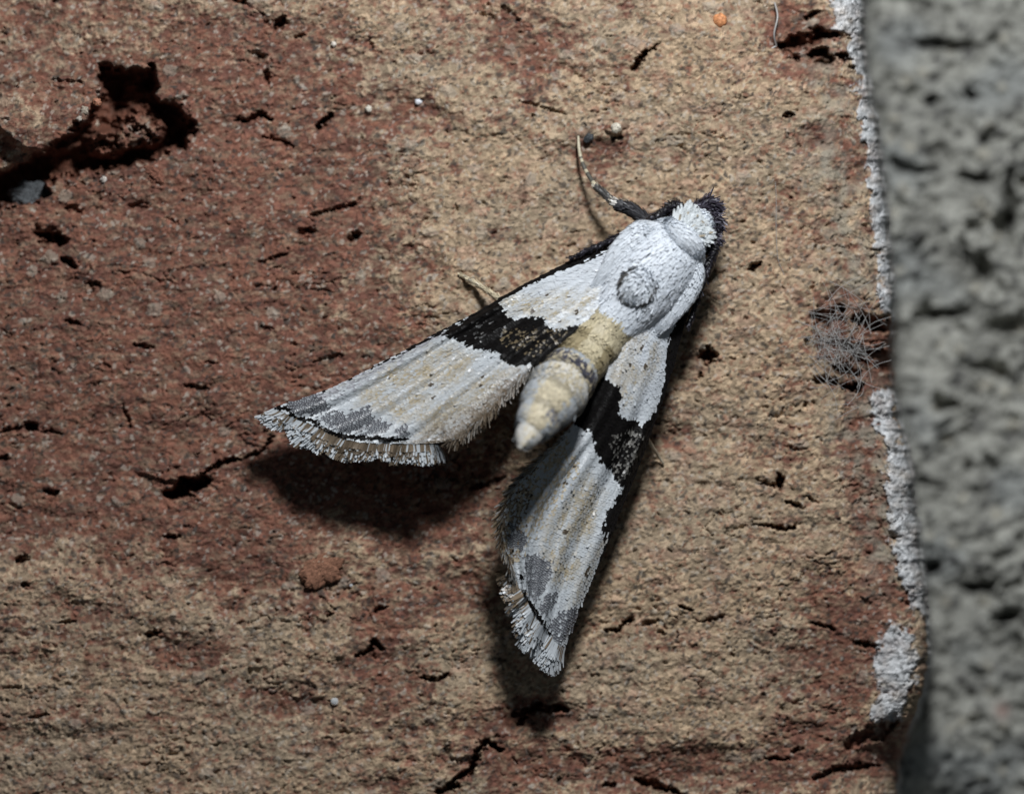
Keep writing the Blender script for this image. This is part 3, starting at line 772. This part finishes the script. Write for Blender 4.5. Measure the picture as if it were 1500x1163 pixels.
def fringe_first(xx, t, layer, du, dt, m):
    x = xx[:, 0]
    out = unit(W(xx[:, 0] + 1, xx[:, 1], 0) - W(xx[:, 0], xx[:, 1], 0))
    ang = np.interp(x, [395, 430, 480, 540, 600, 645], [158, 142, 122, 105, 92, 70])     # photo angle, y down
    a = np.radians(ang + 14 * noise(xx[:, 0] / 11 + layer * 5, xx[:, 1] / 11, 180) + 4 * rng.standard_normal(m))
    dirs = unit(np.stack([np.cos(a), np.zeros(m) + .05, -np.sin(a)], 1))
    L_ = np.interp(x, [395, 420, 470, 520, 600, 645], [32, 36, 36, 31, 33, 34]) * (1 - .13 * layer) * (.90 + .13 * rng.random(m)) * (1 + .32 * noise(x / 14, x * 0 + layer * .4, 181))
    wb = np.interp(x, [395, 465, 485, 530, 545, 590, 605, 645], [.9, .85, .25, .22, .4, .25, .55, .7])
    pw = np.clip(wb - .04 * layer, 0, 1)
    iw = rng.random(m) < pw
    ct = np.where(iw[:, None], WHITE * .95, BROWN * .95 * (.6 + .8 * rng.random(m))[:, None])
    ct = np.where(((rng.random(m) < .35) & (layer < 2))[:, None], WHITE * .85, ct)
    cb = np.where((rng.random(m) < (.10 + .12 * (layer % 2)))[:, None], BROWN, ct)
    return dirs, L_, cb, ct

def fringe_second(xx, t, layer, du, dt, m):
    y = xx[:, 1]
    ang = np.interp(y, [835, 860, 890, 920, 948], [150, 142, 132, 122, 110])
    a = np.radians(ang + 14 * noise(xx[:, 0] / 11 + layer * 5, xx[:, 1] / 11, 180) + 4 * rng.standard_normal(m))
    dirs = unit(np.stack([np.cos(a), np.zeros(m) + .05, -np.sin(a)], 1))
    L_ = np.interp(y, [835, 860, 890, 920, 948], [24, 33, 42, 46, 54]) * (1 - .13 * layer) * (.90 + .13 * rng.random(m)) * (1 + .28 * noise(y / 12, y * 0 + layer * .4, 182))
    wb = np.interp(y, [835, 845, 868, 880, 948], [.5, .2, .2, .85, .95])
    iw = rng.random(m) < np.clip(wb - .03 * layer, 0, 1)
    ct = np.where(iw[:, None], WHITE * .95, BROWN * 1.2 * (.6 + .8 * rng.random(m))[:, None])
    cb = np.where((rng.random(m) < .08 + .12 * (layer % 2))[:, None], BROWN, ct)
    return dirs, L_, cb, ct

build_wing(w_first, pattern_first, fringe_first, 'white forewing with black cross band, spread over the red clay')
build_wing(w_second, pattern_second, fringe_second, 'white forewing with black cross band, folded along its inner edge')

# ---- body: one continuous surface from head to tail
class Sweep:
    """stations (px, py, h, half width px, half thickness px)"""
    def __init__(s, st, n=160):
        s.q = catmull(np.array(st, float) * np.array([1, 1, 800, 1, 1]), n); s.q[:, 2] /= 800
        s.q[:, 3:] = np.maximum(s.q[:, 3:], .5)
        s.C = W(s.q[:, 0], s.q[:, 1], s.q[:, 2])
        T = unit(np.gradient(s.C, axis=0)); view = np.array([0, -1.0, 0])
        s.T = T; s.side = unit(np.cross(T, view)); s.up = unit(np.cross(s.side, T))
        s.n = n
    def at(s, a, th, k=1.0):
        g = np.linspace(0, 1, s.n)
        ip = lambda A: np.stack([np.interp(a, g, A[:, j]) for j in range(A.shape[1])], -1)
        C, T, sd, up = ip(s.C), unit(ip(s.T)), unit(ip(s.side)), unit(ip(s.up))
        rw = np.interp(a, g, s.q[:, 3]) * S; rh = np.interp(a, g, s.q[:, 4]) * S
        P = C + k * (sd * (rw * np.cos(th))[..., None] + up * (rh * np.sin(th))[..., None])
        N = unit(sd * (np.cos(th) / rw)[..., None] + up * (np.sin(th) / rh)[..., None])
        # tilt the normal where the radius changes
        e = .01
        dr = (np.interp(np.minimum(a + e, 1), g, s.q[:, 3]) - np.interp(np.maximum(a - e, 0), g, s.q[:, 3])) * S
        L = np.linalg.norm(ip(s.C) * 0 + s.C[-1] - s.C[0], axis=-1) * 2 * e
        sl = dr / np.maximum(L, 1e-6)
        N = unit(N - T * np.clip(sl, -2, 2)[..., None])
        Dr = unit(T + N * np.sum(-T * N, -1, keepdims=True))
        return P, N, Dr
    def mesh(s, na, nt, k=1.0, bulge=None):
        A, TH = np.meshgrid(np.linspace(0, 1, na), np.linspace(0, 2 * np.pi, nt, endpoint=False), indexing='ij')
        P, N, Dr = s.at(A, TH, k)
        if bulge is not None: P = P + N * bulge(A, TH)[..., None]
        return A, TH, P.reshape(-1, 3), grid_faces(na, nt, True)

BODY = [(1046, 300, .100, 2, 2), (1040, 307, .108, 14, 14), (1026, 322, .125, 25, 25), (1014, 335, .130, 28, 27), (1004, 346, .135, 38, 34), (990, 360, .143, 50, 44),
        (968, 386, .150, 57, 52), (938, 422, .152, 57, 50), (908, 460, .152, 46, 42), (882, 492, .160, 37, 35), (855, 525, .182, 36, 36), (829, 556, .215, 42, 42),
        (809, 583, .255, 43, 42), (791, 610, .295, 33, 33), (777, 632, .325, 21, 21), (768, 646, .343, 12, 12), (763, 654, .350, 2, 2)]
body_s = Sweep(BODY)

def body_axis_px(a):
    g = np.linspace(0, 1, body_s.n)
    return np.interp(a, g, body_s.q[:, 0]), np.interp(a, g, body_s.q[:, 1])

def seg_bulge(A, TH):
    x, y = body_axis_px(A)
    ab = sstep(470, 500, y)
    ph = (y - 490) / 24.0
    return ab * (.0045 + .002 * np.sin(ph * 2.3)) * (np.abs(np.sin(np.pi * (ph + .07 * np.sin(TH * 3 + ph)))) - .5)

def body_color(a, th, n):
    x, y = body_axis_px(a)
    c = SNOW * (1 + .04 * rng.standard_normal(n))[:, None]
    up = np.sin(th)
    # abdomen
    ab = sstep(468, 478, y) > .5
    ac = np.array([.54, .48, .35]) * (1 + .12 * rng.standard_normal(n))[:, None]
    ph = ((y - 490) / 24.0) % 1.0
    ac = np.where(((ph < .25) | (ph > .9))[:, None], ac * .6, ac)
    base = y < 540
    ac = np.where(base[:, None], np.array([.50, .44, .30]) * (1 + .15 * rng.standard_normal(n))[:, None], ac)
    ac = np.where(((y > 503) & (y < 541) & (np.abs(np.cos(th)) > .42))[:, None], np.array([.30, .25, .15]) * (1 + .2 * rng.random(n))[:, None], ac)
    ring = (np.abs(y - (551 + 2 * np.sin(th * 7))) < 6.5)
    rp = .72 + .9 * noise(th * 4.1, y / 5, 171)
    ac = np.where((ring & (rng.random(n) < rp))[:, None], np.array([.05, .05, .065]) * (1 + rng.random(n))[:, None], ac)
    ring2 = (np.abs(y - 541) < 4)
    ac = np.where((ring2 & (rng.random(n) < .75))[:, None], WHITE * .75, ac)
    post = y > 560
    sidew = sstep(.45, .8, np.abs(np.cos(th)))
    ac = np.where((post & (rng.random(n) < sidew * .9))[:, None], WHITE * .85, ac)
    pale = post & (y < 585) & (rng.random(n) < .5)
    ac = np.where(pale[:, None], np.array([.62, .60, .55]), ac)
    dk = post & (y > 600) & (np.cos(th) < -.2) & (np.cos(th) > -.9) & (ph < .5) & (y < 635)
    ac = np.where((dk & (rng.random(n) < .6))[:, None], np.array([.16, .16, .18]), ac)
    ac = np.where(((y > 636) & (rng.random(n) < .6))[:, None], np.array([.56, .55, .52]), ac)
    c = np.where(ab[:, None], ac, c)
    # face: dark in front of the pale crown
    hd = (y < 318)
    c = np.where(hd[:, None], np.array([.02, .018, .022]), c)
    under = (up < -.25) & (y < 470)
    c = np.where(under[:, None], np.array([.03, .028, .028]), c)
    return c

A, TH, V, F = body_s.mesh(150, 40, .97, seg_bulge)
bc = body_color(A.ravel(), TH.ravel(), A.size)
body = mesh_obj('body', V, F[:, ::-1], M_body_scale, moth, bc * .8)
n = 24000
a = rng.random(n); th = rng.random(n) * 2 * np.pi
yy = body_axis_px(a)[1]
keep = (np.sin(th) > -.6)
a, th, yy = a[keep], th[keep], yy[keep]; n = len(a)
P, N, Dr = body_s.at(a, th)
P = P + N * seg_bulge(a, th)[:, None]
c = body_color(a, th, n)
ab = sstep(465, 485, yy)
ln = 13 - 4.5 * ab + 1.2 * rng.standard_normal(n); wd = 2.3 + 1.5 * ab
swirl = .35 * noise(a * 9, th * 1.3, 160)
side = unit(np.cross(N, Dr))
scales('body_scales', P - Dr * (ln * S * .5)[:, None], unit(Dr + side * swirl[:, None]), N, ln, wd, c, c * 1.05, M_body_scale, body, lift=.05 + .05 * rng.random(n), jit=np.where(rng.random(n) < .08, .2, .06)[:, None])

# ---- tegulae: soft lobes over the wing bases, and the round tuft on the thorax
def lobe(name, st, color, n, ln, wd, parent=moth, lift=.10, label=None, mat=None, under=True, jit=.1, outline=None):
    sw = Sweep(st, 80)
    A, TH, V, F = sw.mesh(50, 26, .95)
    c0 = np.tile(np.asarray(color), (len(V), 1))
    o = mesh_obj(name, V, F[:, ::-1], mat or M_body_scale, parent, c0 * .8)
    a = rng.random(n); th = rng.random(n) * 2 * np.pi
    if under: k = np.sin(th) > -.5; a, th = a[k], th[k]
    m = len(a)
    P, N, Dr = sw.at(a, th)
    c = np.asarray(color) * (1 + .08 * rng.standard_normal(m))[:, None]
    if outline is not None:
        od = outline(a, th); c = np.where((rng.random(m) < od)[:, None], np.array([.10, .095, .09]), c)
    scales(name + '_scales', P - Dr * ln * S * .4, Dr, N, ln * (.8 + .4 * rng.random(m)), wd, c, c, mat or M_body_scale, o, lift=lift, jit=jit)
    if label: o['label'] = label
    return o
lobe('tegula', [(962, 330, .175, 6, 6), (945, 342, .176, 22, 13), (920, 368, .175, 25, 12), (898, 396, .174, 19, 8), (876, 420, .168, 10, 4), (862, 436, .160, 2, 2)], SNOW * .98, 2200, 13, 2.3, lift=.05, jit=.06)
lobe('tegula', [(1022, 378, .165, 6, 6), (1014, 396, .166, 20, 13), (998, 424, .165, 25, 12), (980, 452, .165, 21, 9), (962, 478, .160, 13, 5), (946, 498, .150, 2, 2)], SNOW * .98, 2200, 13, 2.3, lift=.05, jit=.06)
lobe('collar', [(972, 330, .165, 8, 6), (984, 334, .185, 15, 10), (1003, 348, .196, 18, 12), (1018, 366, .188, 15, 10), (1026, 380, .165, 7, 6)], SNOW, 1200, 12, 2.3, lift=.05, jit=.06)
lobe('thorax_tuft', [(951, 400, .196, 8, 6), (946, 405, .204, 20, 12), (935, 419, .209, 26, 14), (923, 434, .206, 21, 12), (917, 442, .199, 9, 7)], SNOW * .93, 1500, 10, 2.6, lift=.12, jit=.22,
     outline=lambda a, th: .75 * (np.abs(np.cos(th)) > .84) + .6 * ((a < .12) | (a > .93)) + .04, label='round pale tuft ringed with dark scales')

# ---- head: crown tuft, eyes, palps, antennae
def head_tuft():
    n = 520
    cx, cy = 1004, 340
    ang = np.radians(rng.uniform(-150, 60, n)); r = 22 * np.sqrt(rng.random(n))
    # splayed forward, away from the collar
    fwd = np.array([.80, -.60]); sd = np.array([.60, .80])
    p = rng.uniform(-24, 24, n); q = rng.uniform(-6, 20, n)
    x = cx + fwd[0] * q + sd[0] * p; y = cy + fwd[1] * q + sd[1] * p
    h = .165 + .022 * np.sqrt(np.clip(1 - (p / 27) ** 2, 0, 1)) + .010 * rng.random(n) - .0012 * np.maximum(q - 8, 0)
    P = W(x, y, h)
    fan = p / 30
    d2 = fwd[None] + sd[None] * fan[:, None] * .9 + .18 * rng.standard_normal((n, 2))
    Dr = unit(np.stack([d2[:, 0], -.05 - .25 * rng.random(n), -d2[:, 1]], 1))
    N = unit(np.stack([.3 * fan * sd[0], -np.ones(n), -.3 * fan * sd[1]], 1))
    c = np.array([.78, .82, .84]) * (1 + .07 * rng.standard_normal(n))[:, None]
    c = np.where((rng.random(n) < .06)[:, None], np.array([.45, .38, .28]), c)
    scales('head_tuft', P, Dr, N, 15 + 4 * rng.random(n), 3.0, c, c, M_body_scale, body, lift=.18 * rng.random(n), jit=.12, label='splayed tuft of white scales on the head')
head_tuft()

def ellipsoid(name, px, py, h, r, mat, parent, color, sc=(1, 1, 1)):
    u = np.linspace(0, 2 * np.pi, 28, endpoint=False); v = np.linspace(.01, np.pi - .01, 18)
    U, V_ = np.meshgrid(u, v)
    d = np.stack([np.cos(U) * np.sin(V_) * sc[0], -np.cos(V_) * sc[1], np.sin(U) * np.sin(V_) * sc[2]], -1) * r * S + W(px, py, h)
    return mesh_obj(name, d.reshape(-1, 3), grid_faces(18, 28, True), mat, parent, np.tile(color, (18 * 28, 1)))
ellipsoid('eye', 979, 317, .135, 13, M_eye, body, (.03, .015, .01))
ellipsoid('eye', 1034, 364, .130, 13, M_eye, body, (.03, .015, .01))

def tube(name, pts, rad, mat, parent, color, n=60, nt=12, bead=0, beads=20, dark=0, label=None):
    """pts (px, py, h), rad list px"""
    q = catmull(np.array(pts, float) * np.array([1, 1, 800]), n); q[:, 2] /= 800
    r = np.interp(np.linspace(0, 1, n), np.linspace(0, 1, len(rad)), rad)
    if bead: r = r * (1 + bead * np.sin(np.linspace(0, beads * 2 * np.pi, n)))
    C = W(q[:, 0], q[:, 1], q[:, 2]); T = unit(np.gradient(C, axis=0))
    ref = np.tile([0.0, -1, 0], (n, 1)); ref[np.abs(T[:, 1]) > .95] = (1, 0, 0)
    sd = unit(np.cross(T, ref)); up = np.cross(sd, T)
    th = np.linspace(0, 2 * np.pi, nt, endpoint=False)
    V = C[:, None] + (r * S)[:, None, None] * (sd[:, None] * np.cos(th)[None, :, None] + up[:, None] * np.sin(th)[None, :, None])
    V = np.vstack([V.reshape(-1, 3), C[:1], C[-1:]])
    F = grid_faces(n, nt, True)[:, ::-1]
    k = np.arange(nt); c0 = np.stack([k, (k + 1) % nt, np.full(nt, n * nt)], 1); b = (n - 1) * nt
    c1 = np.stack([b + (k + 1) % nt, b + k, np.full(nt, n * nt + 1)], 1)
    col = color(np.linspace(0, 1, n)) if callable(color) else np.tile(color, (n, 1))
    cv = np.vstack([np.repeat(col, nt, 0) * (1 + .12 * rng.standard_normal(n * nt))[:, None], col[:1], col[-1:]])
    o = mesh_obj(name, V, [F, c0, c1], mat, parent, cv)
    if label: o['label'] = label
    return o, q, r

def tube_coat(o, q, r, color, n, ln, wd, lift=.12, jit=.15, mat=None):
    """scales lying along a tube, pointing towards its end"""
    a = rng.random(n); th = rng.uniform(-.3, np.pi + .3, n)
    g = np.linspace(0, 1, len(q))
    C = W(np.interp(a, g, q[:, 0]), np.interp(a, g, q[:, 1]), np.interp(a, g, q[:, 2]))
    e = .02
    T = unit(W(*[np.interp(np.minimum(a + e, 1), g, q[:, j]) for j in range(3)]) - W(*[np.interp(np.maximum(a - e, 0), g, q[:, j]) for j in range(3)]))
    sd = unit(np.cross(T, np.array([0, -1.0, 0]))); up = np.cross(sd, T)
    N = sd * np.cos(th)[:, None] + up * np.sin(th)[:, None]
    rr = np.interp(a, g, r) * S
    c = color(a, n)
    scales(o.name.split('.')[0] + '_scales', C + N * rr[:, None] - T * (ln * S * .4), T, N, ln * (.7 + .6 * rng.random(n)), wd, c, c, mat or M_scale, o, lift=lift, jit=jit)

DK = lambda a, n: np.where((rng.random(n) < .12)[:, None], np.array([.10, .10, .12]), np.array([.014, .013, .017]) * (1 + rng.random(n))[:, None])
o, q, r = tube('antenna', [(1006, 318, .150), (996, 303, .158), (984, 301, .160), (972, 309, .158), (958, 318, .156), (946, 326, .152), (920, 340, .140), (890, 354, .135), (862, 366, .130), (835, 379, .125)],
               [4, 6.5, 5.5, 4.6, 4.4, 4.2, 4, 3.6, 3, 2], M_cuticle, moth, (.012, .011, .012), n=260, bead=.16, beads=42, label='beaded black antenna swept along the leading wing edge')
tube_coat(o, q, r, DK, 500, 6, 2.2, .25, .25)
o, q, r = tube('antenna', [(1030, 342, .150), (1046, 350, .155), (1048, 362, .152), (1042, 378, .146), (1036, 394, .140), (1027, 420, .132), (1018, 450, .128), (1008, 480, .124)],
               [4, 6.5, 5.5, 4.8, 4.4, 4, 3.4, 2], M_cuticle, moth, (.012, .011, .012), n=220, bead=.16, beads=34, label='beaded black antenna swept back beside the tan face')
tube_coat(o, q, r, DK, 450, 6, 2.2, .25, .25)
PUR = lambda a, n: np.where((rng.random(n) < .28)[:, None], np.array([.13, .125, .16]) * (.5 + rng.random(n))[:, None], np.array([.022, .019, .027]) * (1 + rng.random(n))[:, None])
for pts, label in (([(1018, 318, .12), (1026, 305, .130), (1038, 297, .128), (1047, 302, .115), (1050, 314, .105)], 'dark purplish palp curled in front of the head'),
                   ([(1030, 330, .12), (1042, 322, .130), (1049, 326, .122), (1049, 338, .112)], 'dark purplish palp beside the crown')):
    o, q, r = tube('palp', pts, [6, 9, 10, 8, 4], M_cuticle, moth, (.02, .018, .024), n=40, label=label)
    tube_coat(o, q, r, PUR, 420, 11, 2.0, .45, .35)
o, q, r = tube('face', [(1000, 318, .12), (1015, 308, .135), (1032, 310, .132), (1044, 326, .125), (1046, 345, .12)], [5, 9, 12, 10, 5], M_cuticle, body, (.018, .016, .02), n=40)
tube_coat(o, q, r, PUR, 500, 10, 2.0, .35, .3)
o, q, r = tube('antenna_base_tuft', [(990, 316, .145), (988, 304, .156), (985, 296, .158)], [5, 6, 3], M_cuticle, body, (.02, .018, .024), n=20)
tube_coat(o, q, r, PUR, 160, 9, 2.0, .5, .4)
o, q, r = tube('antenna_base_tuft', [(1040, 344, .145), (1048, 350, .153), (1053, 356, .150)], [5, 6, 3], M_cuticle, body, (.02, .018, .024), n=20)
tube_coat(o, q, r, PUR, 160, 9, 2.0, .5, .4)

# ---- legs
def banded(dark, pale, bands):
    def f(a):
        c = np.tile(np.array(dark), (len(a), 1))
        for lo, hi in bands: c[(a > lo) & (a < hi)] = pale
        return c
    return f
def leg_coat(dark, pale, bands):
    f = banded(dark, pale, bands)
    return lambda a, n: f(a) * (.6 + .9 * rng.random(n))[:, None]
gz = float(ground(847, 200))
leg, q, r = tube('leg', [(985, 340, .08), (965, 332, .085), (946, 322, .088), (925, 308, .088), (900, 298, .085)], [8, 9, 9, 10, 7], M_cuticle, moth, (.035, .034, .038), n=60, label='dark scaly foreleg stretched out from under the wing')
tube_coat(leg, q, r, leg_coat((.045, .045, .05), (.5, .48, .45), [(.94, 1.0)]), 420, 9, 2.4, .14)
o, q, r = tube('tibia', [(898, 296, .082), (886, 285, .070), (872, 273, .056)], [5.5, 5, 4], M_cuticle, leg, banded((.06, .058, .055), (.5, .46, .38), [(0, .06), (.9, 1)]), n=40)
tube_coat(o, q, r, leg_coat((.08, .078, .075), (.5, .46, .38), [(0, .06), (.88, 1)]), 160, 7, 2.2, .12)
o, q, r = tube('tarsus', [(872, 273, .056), (864, 260, .044), (857, 248, .034), (851, 232, gz + .020), (848, 216, gz + .012), (847, 199, gz + .006)], [3.6, 3.2, 3.0, 2.8, 2.4, 1.8], M_cuticle, leg,
               banded((.10, .095, .08), (.50, .45, .33), [(0, .10), (.30, .37), (.52, .58), (.62, 1)]), n=60, bead=.05, beads=5)
gz = float(ground(675, 404))
o, q, r = tube('leg', [(740, 445, .085), (720, 430, .060), (706, 421, .042), (697, 415, .032), (686, 409, gz + .016), (674, 402, gz + .006)], [4.5, 4.2, 3.8, 3.8, 3.4, 2.2], M_cuticle, moth, (.50, .43, .30), n=50, bead=.04, beads=5, label='pale tip of a hind leg poking past the wing edge')
tube_coat(o, q, r, leg_coat((.52, .45, .32), (.5, .48, .45), []), 160, 7, 2.2, .08)
gz = float(ground(971, 677))
o, q, r = tube('leg', [(935, 640, .085), (948, 643, .06), (956, 655, .04), (964, 667, gz + .018), (972, 679, gz + .006)], [3, 3, 2.8, 2.4, 1.6], M_cuticle, moth, (.42, .37, .28), n=50, bead=.05, beads=5, label='thin pale leg tip showing beside the dark costal band')
tube('leg', [(1045, 360, .09), (1048, 375, .06), (1042, 395, .03), (1036, 410, float(ground(1036, 410)) + .006)], [4, 3.5, 3, 2], M_cuticle, moth, (.10, .085, .07), n=40, label='short dark foreleg tucked beside the antenna')
# a few loose hairs on the inner wing edge
for k, pts in enumerate([[(728, 598, .165), (738, 592, .17), (742, 580, .172), (746, 562, .17)], [(718, 602, .163), (728, 600, .166), (736, 590, .17)], [(702, 618, .16), (700, 626, .15), (692, 632, .14)]]):
    tube('hair', pts, [.7, .6, .4], M_cuticle, moth, (.30, .28, .22), n=30, nt=6)

# ------------------------------------------------------------------ silk and lint
def fibres(name, curves, rad, **props):
    Vs, Fs, off = [], [], 0
    for pts in curves:
        n, nt = 26, 5
        q = catmull(np.array(pts, float) * np.array([1, 1, 800]), n); q[:, 2] /= 800
        C = W(q[:, 0], q[:, 1], q[:, 2]); T = unit(np.gradient(C, axis=0))
        ref = np.tile([0.3, -1, .2], (n, 1)); sd = unit(np.cross(T, ref)); up = np.cross(sd, T)
        th = np.linspace(0, 2 * np.pi, nt, endpoint=False)
        rr = rad * S * rng.uniform(.6, 1.3)
        V = C[:, None] + rr * (sd[:, None] * np.cos(th)[None, :, None] + up[:, None] * np.sin(th)[None, :, None])
        Vs.append(V.reshape(-1, 3)); Fs.append(grid_faces(n, nt, True)[:, ::-1] + off); off += n * nt
    return mesh_obj(name, np.vstack(Vs), np.vstack(Fs), M_silk, None, None, **props)

cv = []
for k in range(130):
    x0, y0 = rng.normal(1225, 24), rng.normal(500, 36)
    ang = rng.choice([1.1, 2.0, .2, -.5]) + .5 * rng.standard_normal(); L = rng.uniform(25, 85)
    pts = []
    h0 = float(np.median([.012])) ; bend = rng.normal(0, .22)
    for j in range(4):
        f = (j - 1.5) / 1.5
        x = x0 + f * L * .5 * math.cos(ang + bend * f); y = y0 + f * L * .5 * math.sin(ang + bend * f)
        pts.append((x, y, .008 + .018 * rng.random() + .02 * math.exp(-((x - 1225) / 25) ** 2)))
    cv.append(pts)
cv += [[(1192, 435, .03), (1194, 470, .03), (1210, 510, .035), (1235, 545, .02)], [(1185, 520, .02), (1205, 540, .03), (1225, 560, .03), (1240, 572, .01)], [(1215, 412, .02), (1240, 425, .03), (1270, 450, .02), (1275, 490, .01)],
       [(1225, 520, .03), (1260, 510, .03), (1290, 512, .01)], [(1190, 480, .02), (1215, 500, .04), (1240, 510, .03), (1260, 540, .02)], [(1180, 485, .01), (1192, 478, .03), (1205, 470, .03)]]
fibres('cobweb', cv, .30, label='tangled greyish tuft of cobweb fibres caught in the chipped brick edge', category='cobweb')
fibres('silk_thread', [[(1134, 240, .010), (1137, 290, .016), (1137, 340, .014), (1140, 380, .016), (1150, 405, .010)]], .6, label='fine vertical silk thread on the tan face beside the moth', category='thread')
fibres('lint_fibre', [[(1135, 5, .012), (1139, 25, .03), (1134, 50, .03), (1137, 68, .012)], [(1137, 68, .012), (1128, 72, .012), (1122, 70, .010)]], 1.5, label='pale lint fibre beside the pitted top edge of the brick', category='lint')
